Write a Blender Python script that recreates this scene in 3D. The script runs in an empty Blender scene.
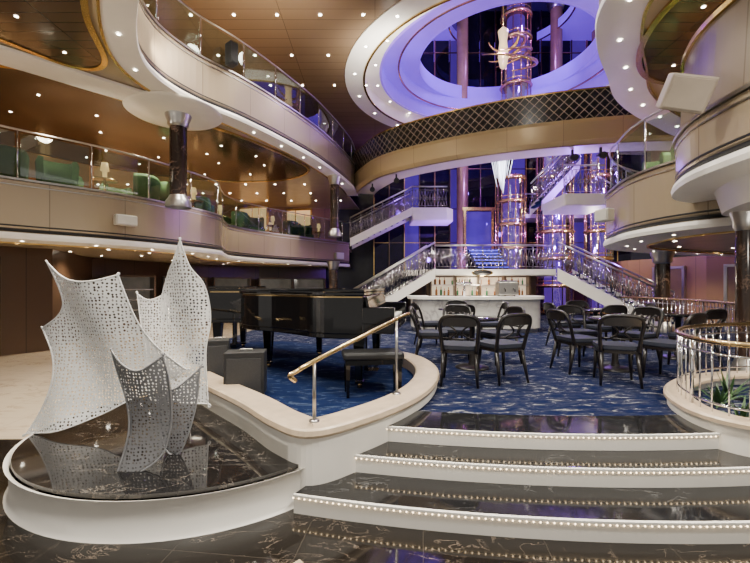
import bpy, math, random
from mathutils import Vector, Matrix
from mathutils.geometry import delaunay_2d_cdt
random.seed(4)
COL=bpy.context.scene.collection
F=400.0; EYE=1.6
# ---------------------------------------------------------------- materials
def newmat(n):
    m=bpy.data.materials.new(n); m.use_nodes=True
    nt=m.node_tree; b=nt.nodes['Principled BSDF']; return m,nt,b
def N(nt,t,**k):
    n=nt.nodes.new(t)
    for a,v in k.items(): setattr(n,a,v)
    return n
def coords(nt,scale=(1,1,1),rot=(0,0,0),uv=False):
    tc=N(nt,'ShaderNodeTexCoord'); mp=N(nt,'ShaderNodeMapping')
    mp.inputs['Scale'].default_value=scale; mp.inputs['Rotation'].default_value=rot
    if uv: nt.links.new(tc.outputs['UV'],mp.inputs[0])
    else:
        g=N(nt,'ShaderNodeNewGeometry'); nt.links.new(g.outputs['Position'],mp.inputs[0])
    return mp.outputs[0]
def ramp(nt,inp,stops):
    r=N(nt,'ShaderNodeValToRGB'); e=r.color_ramp.elements
    while len(e)<len(stops): e.new(0.5)
    for i,(p,c) in enumerate(stops):
        e[i].position=p; e[i].color=(c[0],c[1],c[2],1)
    nt.links.new(inp,r.inputs[0]); return r.outputs[0]
def simple(n,c,rough=.5,metal=0,var=.12,scale=3,emit=None,es=0,coat=0,sx=(1,1,1)):
    m,nt,b=newmat(n)
    no=N(nt,'ShaderNodeTexNoise'); no.inputs['Scale'].default_value=scale; no.inputs['Detail'].default_value=3
    nt.links.new(coords(nt,sx),no.inputs['Vector'])
    a=[max(0,x*(1-var)) for x in c]; d=[min(1,x*(1+var)) for x in c]
    nt.links.new(ramp(nt,no.outputs[0],[(.3,a),(.7,d)]),b.inputs['Base Color'])
    b.inputs['Roughness'].default_value=rough; b.inputs['Metallic'].default_value=metal
    b.inputs['Coat Weight'].default_value=coat
    if emit:
        b.inputs['Emission Color'].default_value=(*emit,1); b.inputs['Emission Strength'].default_value=es
    return m
def marble(n,base,vein,tile=.6,rough=.1,width=.035,joint=(.05,.04,.03),scale=1.6,rot=0.0):
    m,nt,b=newmat(n)
    v=coords(nt,(1,1,1),(0,0,rot))
    no=N(nt,'ShaderNodeTexNoise'); no.inputs['Scale'].default_value=scale; no.inputs['Detail'].default_value=8; no.inputs['Distortion'].default_value=1.0; no.inputs['Roughness'].default_value=.6
    mp=coords(nt,(1,2.2,1),(0,0,rot+.5)); nt.links.new(mp,no.inputs['Vector'])
    s=N(nt,'ShaderNodeMath',operation='SUBTRACT'); s.inputs[1].default_value=.5; nt.links.new(no.outputs[0],s.inputs[0])
    a=N(nt,'ShaderNodeMath',operation='ABSOLUTE'); nt.links.new(s.outputs[0],a.inputs[0])
    no2=N(nt,'ShaderNodeTexNoise'); no2.inputs['Scale'].default_value=scale*1.1; nt.links.new(v,no2.inputs['Vector'])
    cl=ramp(nt,no2.outputs[0],[(.43,(0.05,)*3),(.60,(1,1,1))])
    vn=ramp(nt,a.outputs[0],[(0,vein),(width*.35,[x*.4+y*.6 for x,y in zip(vein,base)]),(width,base)])
    mx=N(nt,'ShaderNodeMixRGB'); mx.inputs[1].default_value=(*base,1); nt.links.new(cl,mx.inputs[0]); nt.links.new(vn,mx.inputs[2])
    out=mx.outputs[0]
    if tile:
        br=N(nt,'ShaderNodeTexBrick'); br.offset=0; br.inputs['Scale'].default_value=1; br.inputs['Brick Width'].default_value=tile; br.inputs['Row Height'].default_value=tile
        br.inputs['Mortar Size'].default_value=.003; br.inputs['Color1'].default_value=(0,0,0,1); br.inputs['Color2'].default_value=(0,0,0,1); br.inputs['Mortar'].default_value=(1,1,1,1)
        nt.links.new(v,br.inputs['Vector'])
        m2=N(nt,'ShaderNodeMixRGB'); nt.links.new(br.outputs[0],m2.inputs[0]); nt.links.new(out,m2.inputs[1]); m2.inputs[2].default_value=(*joint,1); out=m2.outputs[0]
    nt.links.new(out,b.inputs['Base Color']); b.inputs['Roughness'].default_value=rough
    return m
def emat(n,c,s):
    m,nt,b=newmat(n); b.inputs['Base Color'].default_value=(*c,1); b.inputs['Emission Color'].default_value=(*c,1); b.inputs['Emission Strength'].default_value=s; return m
def glassmat(n,tint,refl=.1):
    m,nt,b=newmat(n); nt.nodes.remove(b)
    t=N(nt,'ShaderNodeBsdfTransparent'); t.inputs[0].default_value=(*tint,1)
    g=N(nt,'ShaderNodeBsdfGlossy'); g.inputs['Roughness'].default_value=.03
    mx=N(nt,'ShaderNodeMixShader'); mx.inputs[0].default_value=refl
    nt.links.new(t.outputs[0],mx.inputs[1]); nt.links.new(g.outputs[0],mx.inputs[2])
    nt.links.new(mx.outputs[0],nt.nodes['Material Output'].inputs[0]); return m
def perforated(n,c,scale,hole=.34):
    m,nt,b=newmat(n)
    g=N(nt,'ShaderNodeNewGeometry'); sp=N(nt,'ShaderNodeSeparateXYZ'); cb=N(nt,'ShaderNodeCombineXYZ')
    nt.links.new(g.outputs['Position'],sp.inputs[0]); nt.links.new(sp.outputs[0],cb.inputs[0]); nt.links.new(sp.outputs[2],cb.inputs[1])
    vo=N(nt,'ShaderNodeTexVoronoi'); vo.voronoi_dimensions='2D'; vo.inputs['Scale'].default_value=scale; vo.inputs['Randomness'].default_value=.45; nt.links.new(cb.outputs[0],vo.inputs['Vector'])
    sc=N(nt,'ShaderNodeSeparateColor'); nt.links.new(vo.outputs['Color'],sc.inputs[0])
    mr=N(nt,'ShaderNodeMapRange'); mr.inputs['To Min'].default_value=hole*.65; mr.inputs['To Max'].default_value=hole*1.1; nt.links.new(sc.outputs[0],mr.inputs['Value'])
    lt=N(nt,'ShaderNodeMath',operation='LESS_THAN'); nt.links.new(vo.outputs['Distance'],lt.inputs[0]); nt.links.new(mr.outputs[0],lt.inputs[1])
    b.inputs['Base Color'].default_value=(*c,1); b.inputs['Roughness'].default_value=.35
    t=N(nt,'ShaderNodeBsdfTransparent'); mx=N(nt,'ShaderNodeMixShader')
    nt.links.new(lt.outputs[0],mx.inputs[0]); nt.links.new(b.outputs[0],mx.inputs[1]); nt.links.new(t.outputs[0],mx.inputs[2])
    nt.links.new(mx.outputs[0],nt.nodes['Material Output'].inputs[0]); return m
def carpet(n,base,light,lo,hi,sc=(2.2,7,1),s=1.5):
    m,nt,b=newmat(n)
    no=N(nt,'ShaderNodeTexNoise'); no.inputs['Scale'].default_value=s; no.inputs['Detail'].default_value=7; no.inputs['Distortion'].default_value=1.0; no.inputs['Roughness'].default_value=.70
    nt.links.new(coords(nt,sc,(0,0,.25)),no.inputs['Vector'])
    mid=[x*.90+y*.10 for x,y in zip(base,light)]
    nt.links.new(ramp(nt,no.outputs[0],[(lo-.04,base),(lo+.03,mid),(hi-.015,mid),(hi,light)]),b.inputs['Base Color'])
    b.inputs['Roughness'].default_value=1; b.inputs['Specular IOR Level'].default_value=.1; return m
def diamond(n,bg,line,k=6,w=.1):
    m,nt,b=newmat(n)
    v=coords(nt,(k,k,k),(0,0,math.radians(45)),uv=True)
    sp=N(nt,'ShaderNodeSeparateXYZ'); nt.links.new(v,sp.inputs[0]); o=[]
    for i in (0,1):
        fr=N(nt,'ShaderNodeMath',operation='FRACT'); nt.links.new(sp.outputs[i],fr.inputs[0])
        l=N(nt,'ShaderNodeMath',operation='LESS_THAN'); l.inputs[1].default_value=w; nt.links.new(fr.outputs[0],l.inputs[0]); o.append(l)
    mx=N(nt,'ShaderNodeMath',operation='MAXIMUM'); nt.links.new(o[0].outputs[0],mx.inputs[0]); nt.links.new(o[1].outputs[0],mx.inputs[1])
    nt.links.new(ramp(nt,mx.outputs[0],[(0,bg),(1,line)]),b.inputs['Base Color']); b.inputs['Roughness'].default_value=.25; return m
def panelled(n,c,c2,w=.9,h=3,rough=.3,uv=True,metal=0):
    m,nt,b=newmat(n)
    v=coords(nt,(1,1,1),uv=uv)
    br=N(nt,'ShaderNodeTexBrick'); br.offset=0; br.inputs['Scale'].default_value=1; br.inputs['Brick Width'].default_value=w; br.inputs['Row Height'].default_value=h
    br.inputs['Mortar Size'].default_value=.008; br.inputs['Color1'].default_value=(*c,1); br.inputs['Color2'].default_value=(*[x*.9 for x in c],1); br.inputs['Mortar'].default_value=(*c2,1)
    nt.links.new(v,br.inputs['Vector']); nt.links.new(br.outputs[0],b.inputs['Base Color']); b.inputs['Roughness'].default_value=rough; b.inputs['Metallic'].default_value=metal; return m

WHITE=simple('white_paint',(.88,.84,.77),.4,var=.03)
SOFF=simple('soffit_white',(.82,.75,.64),.45,var=.03)
FASC=panelled('champagne_panel',(.45,.36,.245),(.24,.19,.13),1.3,4,.26,metal=.35)
FASC2=panelled('brown_panel',(.20,.155,.11),(.12,.09,.06),1.6,4,.28,metal=.2)
GOLD=simple('gold_trim',(.68,.48,.18),.2,.95)
BRASS=simple('brass_rail',(.66,.48,.24),.22,1)
BRONZM=simple('dark_bronze_metal',(.18,.13,.08),.25,.9)
WOODC=panelled('bronze_wood_ceiling',(.080,.046,.026),(.03,.018,.012),2.4,.22,.14,uv=False)
BRONZE=panelled('bronze_ceiling',(.22,.148,.09),(.10,.07,.045),2.4,.4,.2,uv=False)
CREAMC=simple('cream_ceiling',(.40,.32,.22),.25,var=.05)
DARKW=panelled('dark_wood_wall',(.085,.048,.028),(.02,.01,.008),1.1,2.6,.3)
WARMW=panelled('warm_wood_wall',(.28,.16,.075),(.1,.06,.03),1.0,2.6,.3)
CHROME=simple('chrome',(.75,.75,.78),.12,1,var=.03)
DCHROME=simple('antique_silver_metal',(.36,.34,.34),.2,1,var=.15)
STEEL=simple('brushed_steel',(.5,.48,.46),.3,1,var=.05)
BLACK=simple('black_lacquer',(.004,.004,.005),.05,var=.1)
DARKM=simple('matte_black',(.008,.008,.009),.5)
IVORY=simple('ivory_key',(.8,.78,.72),.3)
CHAIRW=simple('espresso_chair_wood',(.009,.007,.007),.3)
CHAIRF=simple('navy_upholstery',(.012,.015,.028),.7)
GREY=simple('grey_case',(.018,.018,.019),.45)
GREYG=simple('grey_grille_cloth',(.030,.030,.032),.6,var=.3,scale=120)
LGREY=simple('light_grey_box',(.55,.52,.46),.5)
MAR=marble('dark_marble_floor',(.011,.009,.0075),(.22,.17,.13),.75,.06,.011,(.04,.032,.025),scale=3.0,rot=.12)
MARP=marble('black_marble_top',(.009,.008,.008),(.24,.205,.17),.42,.05,.012,(.05,.045,.04),scale=2.8)
GRAN=marble('black_granite_tread',(.010,.010,.011),(.09,.09,.09),0,.08,.02,scale=3)
CREAMM=marble('cream_marble',(.56,.46,.33),(.36,.27,.18),.6,.14,.05,(.34,.27,.2))
CURB=simple('beige_curb_stone',(.56,.44,.31),.3,var=.1,scale=9)
CARP=carpet('navy_wave_carpet',(.0018,.0062,.036),(.20,.20,.21),.50,.598,(1.3,3.4,1),3.7)
CARP2=carpet('blue_stage_carpet',(.003,.010,.050),(.04,.06,.11),.50,.585,(1.5,3.8,1),2.9)
DIA=diamond('diamond_lattice',(.010,.008,.008),(.36,.28,.20),5.5,.10)
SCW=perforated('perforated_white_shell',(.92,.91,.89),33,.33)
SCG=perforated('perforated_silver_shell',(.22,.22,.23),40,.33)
RIMW=simple('white_shell_edge',(.92,.91,.89),.4,var=.02)
RIMG=simple('silver_shell_edge',(.26,.26,.27),.4,var=.02)
GLASSG=glassmat('green_glass',(.80,.90,.86),.13)
LAMP=emat('lamp_lens',(1,.92,.78),42)
LED=emat('led_bead',(1,.76,.46),9)
PURP=simple('violet_glow_plaster',(.24,.12,.60),.4,var=.08,emit=(.20,.06,1),es=.50)  # violet light on the plaster is put into its colour and glow
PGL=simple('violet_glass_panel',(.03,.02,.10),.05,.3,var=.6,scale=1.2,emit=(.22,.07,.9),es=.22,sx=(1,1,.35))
PGD=simple('dark_glass_panel',(.014,.011,.022),.03,.7,var=.3)
WARMG=simple('warm_lit_panel',(.55,.34,.14),.3,emit=(1,.6,.27),es=.9)
DIMG=simple('dim_shop_glass',(.05,.04,.035),.08,var=.6,scale=2.5,emit=(.8,.7,.55),es=.06)
LEAF=simple('green_leaf',(.04,.09,.03),.45,var=.4,scale=12)
SOIL=simple('dark_soil',(.03,.02,.012),.9)
GREENF=simple('green_velvet',(.07,.125,.045),.8)
CRY=emat('crystal_glow',(.85,.88,1),4)
BOTT=simple('amber_bottle_glass',(.25,.10,.03),.1)
BOTG=simple('green_bottle_glass',(.04,.16,.07),.1)
HONEY=simple('honey_column',(.42,.30,.15),.2,.5)
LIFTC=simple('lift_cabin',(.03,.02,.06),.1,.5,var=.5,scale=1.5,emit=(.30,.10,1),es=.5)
DGLASS=glassmat('smoked_glass',(.66,.62,.70),.22)
# ---------------------------------------------------------------- mesh tools
class M:
    def __init__(s): s.v=[]; s.f=[]; s.sm=[]; s.mi=[]; s.uv={}
    def add(s,vs,fs,sm=False,mi=0,uvs=None):
        o=len(s.v); s.v+= [tuple(v) for v in vs]
        for k,f in enumerate(fs):
            if uvs: s.uv[len(s.f)]=uvs[k]
            s.f.append([i+o for i in f]); s.sm.append(sm); s.mi.append(mi)
        return s
    def box(s,c,d,rz=0,mi=0,rot=None,taper=1.0):
        R=rot or Matrix.Rotation(rz,3,'Z'); vs=[]
        for z in (-1,1):
            k=taper if z<0 else 1
            for x,y in ((-1,-1),(1,-1),(1,1),(-1,1)):
                vs.append(Vector(c)+R@Vector((x*d[0]/2*k,y*d[1]/2*k,z*d[2]/2)))
        return s.add(vs,[(3,2,1,0),(4,5,6,7),(0,1,5,4),(1,2,6,5),(2,3,7,6),(3,0,4,7)],mi=mi)
    def tube(s,pts,r,seg=8,mi=0,cap=True,sy=1):
        pts=[Vector(p) for p in pts]; n=len(pts); rs=r if isinstance(r,(list,tuple)) else [r]*n
        vs=[];fs=[]; ref=None
        for i,p in enumerate(pts):
            t=(pts[min(i+1,n-1)]-pts[max(i-1,0)]).normalized()
            if ref is None:
                ref=Vector((0,0,1)) if abs(t.z)<.9 else Vector((1,0,0))
            a=t.cross(ref)
            if a.length<1e-4: a=t.cross(Vector((0,1,0)))
            a.normalize(); b=a.cross(t).normalized(); ref=b
            for k in range(seg):
                an=2*math.pi*k/seg; vs.append(p+rs[i]*(a*math.cos(an)+b*math.sin(an)*sy))
        for i in range(n-1):
            for k in range(seg):
                fs.append((i*seg+k,i*seg+(k+1)%seg,(i+1)*seg+(k+1)%seg,(i+1)*seg+k))
        s.add(vs,fs,True,mi)
        if cap:
            o=len(s.v)-len(vs); s.f.append([o+k for k in range(seg)][::-1]); s.sm.append(False); s.mi.append(mi)
            s.f.append([o+(n-1)*seg+k for k in range(seg)]); s.sm.append(False); s.mi.append(mi)
        return s
    def lathe(s,c,prof,seg=32,mi=0,smooth=True):
        vs=[];fs=[];c=Vector(c)
        for r,z in prof:
            for k in range(seg):
                a=2*math.pi*k/seg; vs.append(c+Vector((r*math.cos(a),r*math.sin(a),z)))
        for i in range(len(prof)-1):
            for k in range(seg):
                fs.append((i*seg+k,i*seg+(k+1)%seg,(i+1)*seg+(k+1)%seg,(i+1)*seg+k))
        return s.add(vs,fs,smooth,mi)
    def prism(s,poly,z0,z1,mi=0,mtop=None):
        n=len(poly); a=sum(poly[i][0]*poly[(i+1)%n][1]-poly[(i+1)%n][0]*poly[i][1] for i in range(n))
        if a<0: poly=poly[::-1]
        vs=[(x,y,z0) for x,y in poly]+[(x,y,z1) for x,y in poly]
        s.add(vs,[(i,(i+1)%n,n+(i+1)%n,n+i) for i in range(n)]+[tuple(range(n))[::-1]],False,mi)
        s.add([(x,y,z1) for x,y in poly],[tuple(range(n))],False,mi if mtop is None else mtop); return s
    def sweep(s,path,prof,closed=False,pc=False,mi=0,smooth=False):
        n=len(path); vs=[];m=len(prof); L=[0]
        for i in range(n):
            if closed: a=path[(i-1)%n]; b=path[(i+1)%n]
            else: a=path[max(i-1,0)]; b=path[min(i+1,n-1)]
            t=Vector((b[0]-a[0],b[1]-a[1])).normalized(); nx,ny=-t.y,t.x
            for o,z in prof: vs.append((path[i][0]+nx*o,path[i][1]+ny*o,z))
            if i: L.append(L[-1]+math.dist(path[i],path[i-1]))
        L.append(L[-1]+math.dist(path[0],path[-1]))
        V=[0]
        for j in range(1,m+1): V.append(V[-1]+math.dist(prof[j%m],prof[j-1]))
        fs=[];uv=[]
        for i in range(n if closed else n-1):
            for j in range(m if pc else m-1):
                i2=(i+1)%n; j2=(j+1)%m
                fs.append((i*m+j,i2*m+j,i2*m+j2,i*m+j2)); uv.append([(L[i],V[j]),(L[i+1],V[j]),(L[i+1],V[j+1]),(L[i],V[j+1])])
        s.add(vs,fs,smooth,mi,uv)
        if pc and not closed:
            o=len(s.v)-len(vs); s.f.append([o+j for j in range(m)]); s.sm.append(False); s.mi.append(mi)
            s.f.append([o+(n-1)*m+j for j in range(m)][::-1]); s.sm.append(False); s.mi.append(mi)
        return s
    def ball(s,c,r,seg=8,mi=0,sz=1):
        pr=[(max(1e-4,r*math.sin(math.pi*i/6)),-r*sz*math.cos(math.pi*i/6)) for i in range(7)]
        return s.lathe(c,pr,seg,mi)
    def obj(s,name,mats,parent=None,label=None,bevel=0,world=False):
        me=bpy.data.meshes.new(name)
        off=Vector(parent.location) if (parent and world) else Vector((0,0,0))
        me.from_pydata([tuple(Vector(v)-off) for v in s.v],[],s.f); 
        if not isinstance(mats,(list,tuple)): mats=[mats]
        for m in mats: me.materials.append(m)
        me.polygons.foreach_set('use_smooth',s.sm); me.polygons.foreach_set('material_index',s.mi)
        ul=me.uv_layers.new(name='UVMap')
        for fi,uvs in s.uv.items():
            p=me.polygons[fi]
            for k,li in enumerate(p.loop_indices): ul.data[li].uv=uvs[k]
        me.validate(); me.update()
        o=bpy.data.objects.new(name,me); COL.objects.link(o)
        if parent: o.parent=parent
        if label: o['label']=label
        if bevel:
            b=o.modifiers.new('bevel','BEVEL'); b.width=bevel; b.segments=2; b.limit_method='ANGLE'
        return o
def thing(name,loc,label,cat,group=None,rz=0):
    e=bpy.data.objects.new(name,None); e.location=loc; e.rotation_euler=(0,0,rz); e.empty_display_size=.1; COL.objects.link(e)
    e['label']=label; e['category']=cat
    if group: e['group']=group
    return e
def tag(o,label,cat,group=None,kind=None):
    o['label']=label; o['category']=cat
    if group:o['group']=group
    if kind:o['kind']=kind
    return o
def struct(o,label=None):
    o['kind']='structure'; o['label']=label or o.name.replace('_',' '); o['category']='room'; return o
def ALLCH(o): return [c for c in bpy.data.objects if c.parent==o and c.users_collection]
def clone(root,loc,rz,label=None):
    r=root.copy(); COL.objects.link(r); r.location=loc; r.rotation_euler=(0,0,rz)
    if label: r['label']=label
    def rec(src,dst):
        for c in ALLCH(src):
            d=c.copy(); COL.objects.link(d); d.parent=dst; rec(c,d)
    rec(root,r); return r
def cr(P,k=8,closed=False):
    out=[];n=len(P); segs=n if closed else n-1
    for i in range(segs):
        if closed: p=[P[(i-1)%n],P[i],P[(i+1)%n],P[(i+2)%n]]
        else: p=[P[max(i-1,0)],P[i],P[i+1],P[min(i+2,n-1)]]
        for j in range(k):
            t=j/k
            out.append(tuple(.5*((2*p[1][a])+(-p[0][a]+p[2][a])*t+(2*p[0][a]-5*p[1][a]+4*p[2][a]-p[3][a])*t*t+(-p[0][a]+3*p[1][a]-3*p[2][a]+p[3][a])*t**3) for a in range(len(P[0]))))
    if not closed: out.append(tuple(P[-1]))
    return out
def circ(cx,cy,r,n=64,a0=0,a1=2*math.pi,ry=None):
    ry=ry or r
    full=abs(a1-a0-2*math.pi)<1e-6
    return [(cx+r*math.cos(a0+(a1-a0)*i/(n if full else n-1)),cy+ry*math.sin(a0+(a1-a0)*i/(n if full else n-1))) for i in range(n)]
def resample(path,step):
    out=[path[0]];acc=0
    for a,b in zip(path[:-1],path[1:]):
        d=math.dist(a,b)
        while acc+d>=step:
            t=(step-acc)/d; a=tuple(x+(y-x)*t for x,y in zip(a,b)); out.append(a); d=math.dist(a,b); acc=0
        acc+=d
    return out
def offs(path,o):
    r=[]
    for i in range(len(path)):
        a=path[max(i-1,0)]; b=path[min(i+1,len(path)-1)]
        t=Vector((b[0]-a[0],b[1]-a[1])).normalized(); r.append((path[i][0]-t.y*o,path[i][1]+t.x*o))
    return r
# ---------------------------------------------------------------- floors
o=M().add([(-16,-5,0),(16,-5,0),(16,24,0),(-16,24,0)],[(0,1,2,3)]).obj('floor',MAR); struct(o,'dark veined marble floor')
o=M().prism([(-15,4.05),(-3.2,4.15),(-2.7,5),(-3.6,7.5),(-3.6,20),(-15,20)],0,.006).obj('floor.001',CREAMM); struct(o,'cream marble floor')
o=M().prism([(-.66,2.10),(-.44,2.33),(-.22,2.10),(-.44,1.87)],0,.004).obj('floor.002',CREAMM); struct(o,'cream marble diamond inlay')
CX,CY=2.0,12.47
def arcpts(R,x0,x1,n=40):
    return [(x0+(x1-x0)*i/(n-1),CY-math.sqrt(R*R-(x0+(x1-x0)*i/(n-1)-CX)**2)) for i in range(n)]
curb_pts=[(-3.3,8.2),(-3.4,6.9),(-2.9,5.6),(-1.95,4.45),(-1.22,3.66),(-.78,3.13),(-.46,2.93),(-.05,3.25),(.38,3.8),(.66,4.45),(.78,5.15),(.68,5.9),(.40,6.4)]
curb=cr(curb_pts,8)
fr=arcpts(9.22,.05,3.4)
poly=fr+[(5.6,4.0),(9,4.6),(12,8),(12,19.5),(-3.3,19.5)]+[p for p in curb if p[1]>3.0 and p[0]<-.5 ]+[(-.46,3.15),(-.1,3.45)]
o=M().prism(poly,0,.39,0,1).obj('floor.003',[WHITE,CARP]); struct(o,'raised dining floor with navy wave pattern carpet')
th=thing('entrance_step',(2,3.25,.26),'black granite top step edge with lit white riser','step','curved entrance steps')
band=[(x,y+.0) for x,y in arcpts(9.24,.02,3.05)]
M().sweep(band,[(.02,.27),(.02,.392),(.45,.396),(.45,.3)],pc=True).obj('tread',GRAN,th,world=True)
M().sweep(band,[(0,.262),(0,.365),(.02,.365),(.02,.262)],pc=True).obj('riser',WHITE,th,world=True)
def beads(path,z,th,step=.042,r=.0055):
    m=M()
    for p in resample(path,step): m.ball((p[0],p[1],z),r,6)
    o=m.obj('led_bead_strip',LED,th,world=True); o['kind']='stuff'
    M().sweep(path,[(-.004,z+.008),(-.004,z+.024),(.02,z+.024),(.02,z+.008)],pc=True).obj('nosing',WHITE,th,world=True)
beads(offs(band,-.008),.368,th)
for R,z,x0,lab in ((9.57,.26,-.35,'middle curved step, black granite tread, white lit riser'),(10.0,.13,-.57,'lowest curved step, black granite tread, white lit riser')):
    th=thing('entrance_step',(2,CY-R,z-.13),lab,'step','curved entrance steps')
    a=arcpts(R,x0,5.0)
    M().prism(offs(a,.02)+[(5.0,3.9),(x0+.6,3.9)],z-.13,z).obj('tread',GRAN,th,world=True)
    M().sweep(a,[(0,z-.13),(0,z-.02),(.02,z-.02),(.02,z-.13)],pc=True).obj('riser',WHITE,th,world=True)
    beads(offs(a,-.008),z-.018,th)
th=thing('piano_stage',(-1.2,5,.0),'white curved low stage wall with beige stone coping','stage')
M().sweep(curb,[(0,0),(0,.48),(.14,.48),(.14,0)],pc=True,smooth=False).obj('wall_skirt',WHITE,th,world=True)
M().sweep(curb,[(-.02,.48),(-.03,.50),(-.02,.535),(0,.545),(.24,.545),(.26,.53),(.26,.39)],pc=True).obj('coping',CURB,th,world=True)
inner=offs(curb,.25)
M().prism([p for p in inner]+[(-.6,7.8),(-2,8.6)],.391,.396).obj('stage_carpet',CARP2,th,world=True)
PX,PY,RX,RY=-1.62,3.86,1.46,1.36
th=thing('display_platform',(PX,PY,0),'round white platform with black marble tile top','platform')
el=circ(PX,PY,RX,96,ry=RY)[::-1]
M().sweep(el,[(.03,0),(0,.02),(0,.25),(.03,.262)],closed=True,smooth=True).obj('drum',WHITE,th,world=True)
M().prism(circ(PX,PY,RX-.015,96,ry=RY-.015),.25,.28).obj('marble_top',MARP,th,world=True,bevel=.006)
# ---------------------------------------------------------------- sculptures
def sheet(outline,d,bend,name,mat,rim,label,step=.03,thick=.006):
    P=[((x-375)*d/F,EYE-(y-285)*d/F) for x,y in outline]
    P=cr(P,6,closed=True)
    Q=[P[0]]
    for p in P[1:]:
        if math.dist(p,Q[-1])>1e-3: Q.append(p)
    if math.dist(Q[0],Q[-1])<1e-3: Q.pop()
    P=Q
    xs=[p[0] for p in P]; zs=[p[1] for p in P]
    def inside(x,z):
        c=False;j=len(P)-1
        for i in range(len(P)):
            if (P[i][1]>z)!=(P[j][1]>z) and x<(P[j][0]-P[i][0])*(z-P[i][1])/(P[j][1]-P[i][1])+P[i][0]: c=not c
            j=i
        return c
    pts=[Vector(p) for p in P]; n=len(pts)
    x=min(xs)
    while x<max(xs):
        z=min(zs)
        while z<max(zs):
            if inside(x,z) and min(math.dist((x,z),p) for p in P)>step*.5: pts.append(Vector((x,z)))
            z+=step
        x+=step
    r=delaunay_2d_cdt(pts,[(i,(i+1)%n) for i in range(n)],[],1,1e-5)
    cx=sum(xs)/len(xs); z0=min(zs)
    m=M(); m.add([(v[0],d+bend(v[0]-cx,v[1]-z0),v[1]) for v in r[0]],[tuple(f) for f in r[2]],True)
    root=thing(name,(cx,d,.28),label,'sculpture','perforated sail sculptures')
    o=m.obj('shell',mat,root,world=True); so=o.modifiers.new('s','SOLIDIFY'); so.thickness=thick
    M().tube([(a,d+bend(a-cx,b-z0),b) for a,b in P+P[:1]],.007,6,cap=False).obj('shell_rim',rim,root,world=True)
    return root
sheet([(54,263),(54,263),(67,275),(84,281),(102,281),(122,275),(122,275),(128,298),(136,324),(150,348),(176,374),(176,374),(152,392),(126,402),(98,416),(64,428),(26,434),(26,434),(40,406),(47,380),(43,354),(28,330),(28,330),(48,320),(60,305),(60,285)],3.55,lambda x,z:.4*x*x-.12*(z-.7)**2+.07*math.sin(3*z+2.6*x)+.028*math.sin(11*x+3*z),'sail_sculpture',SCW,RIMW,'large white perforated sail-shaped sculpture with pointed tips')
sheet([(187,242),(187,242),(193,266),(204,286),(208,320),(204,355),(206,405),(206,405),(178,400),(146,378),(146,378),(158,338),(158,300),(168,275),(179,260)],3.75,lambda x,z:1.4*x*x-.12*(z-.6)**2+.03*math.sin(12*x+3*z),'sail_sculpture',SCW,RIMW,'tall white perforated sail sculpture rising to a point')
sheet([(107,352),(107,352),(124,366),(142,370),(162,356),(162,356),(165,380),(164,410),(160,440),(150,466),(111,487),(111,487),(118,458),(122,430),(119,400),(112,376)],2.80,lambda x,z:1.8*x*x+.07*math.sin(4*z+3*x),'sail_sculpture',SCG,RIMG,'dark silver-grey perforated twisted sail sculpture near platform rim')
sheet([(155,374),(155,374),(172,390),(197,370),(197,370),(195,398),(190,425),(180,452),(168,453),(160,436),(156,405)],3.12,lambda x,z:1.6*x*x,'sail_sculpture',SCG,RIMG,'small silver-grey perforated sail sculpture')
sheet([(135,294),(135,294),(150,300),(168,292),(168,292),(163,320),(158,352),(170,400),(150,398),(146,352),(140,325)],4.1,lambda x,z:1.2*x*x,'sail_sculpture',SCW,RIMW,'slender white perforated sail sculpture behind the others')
# ---------------------------------------------------------------- handrails on stage
def handrail(loc,posts,rail,label,mat=BRASS):
    th=thing('handrail',loc,label,'handrail')
    M().tube(cr(rail,6),.018,10).obj('rail',mat,th,world=True)
    for (x,y,z0,z1) in posts:
        m=M(); m.tube([(x,y,z0),(x,y,z1)],.013,10); m.lathe((x,y,z0),[(.001,.014),(.04,.012),(.042,0)],16)
        m.obj('post',STEEL,th,world=True)
handrail((-.1,3.4,.53),[(-.47,3.10,.545,1.0),(.21,3.88,.545,1.25)],[(-.60,3.01,.88),(-.63,2.96,.93),(-.58,3.01,.955),(-.47,3.10,1.01),(.21,3.88,1.27),(.34,4.02,1.31)],'sloping brass handrail on two slim steel posts')
handrail((-2.6,6.2,.39),[(-3.25,6.3,.545,1.25),(-2.5,5.4,.545,1.1)],[(-3.25,6.3,1.28),(-2.5,5.4,1.12),(-2.3,5.15,1.05)],'sloping brass handrail behind the sculptures')
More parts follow.
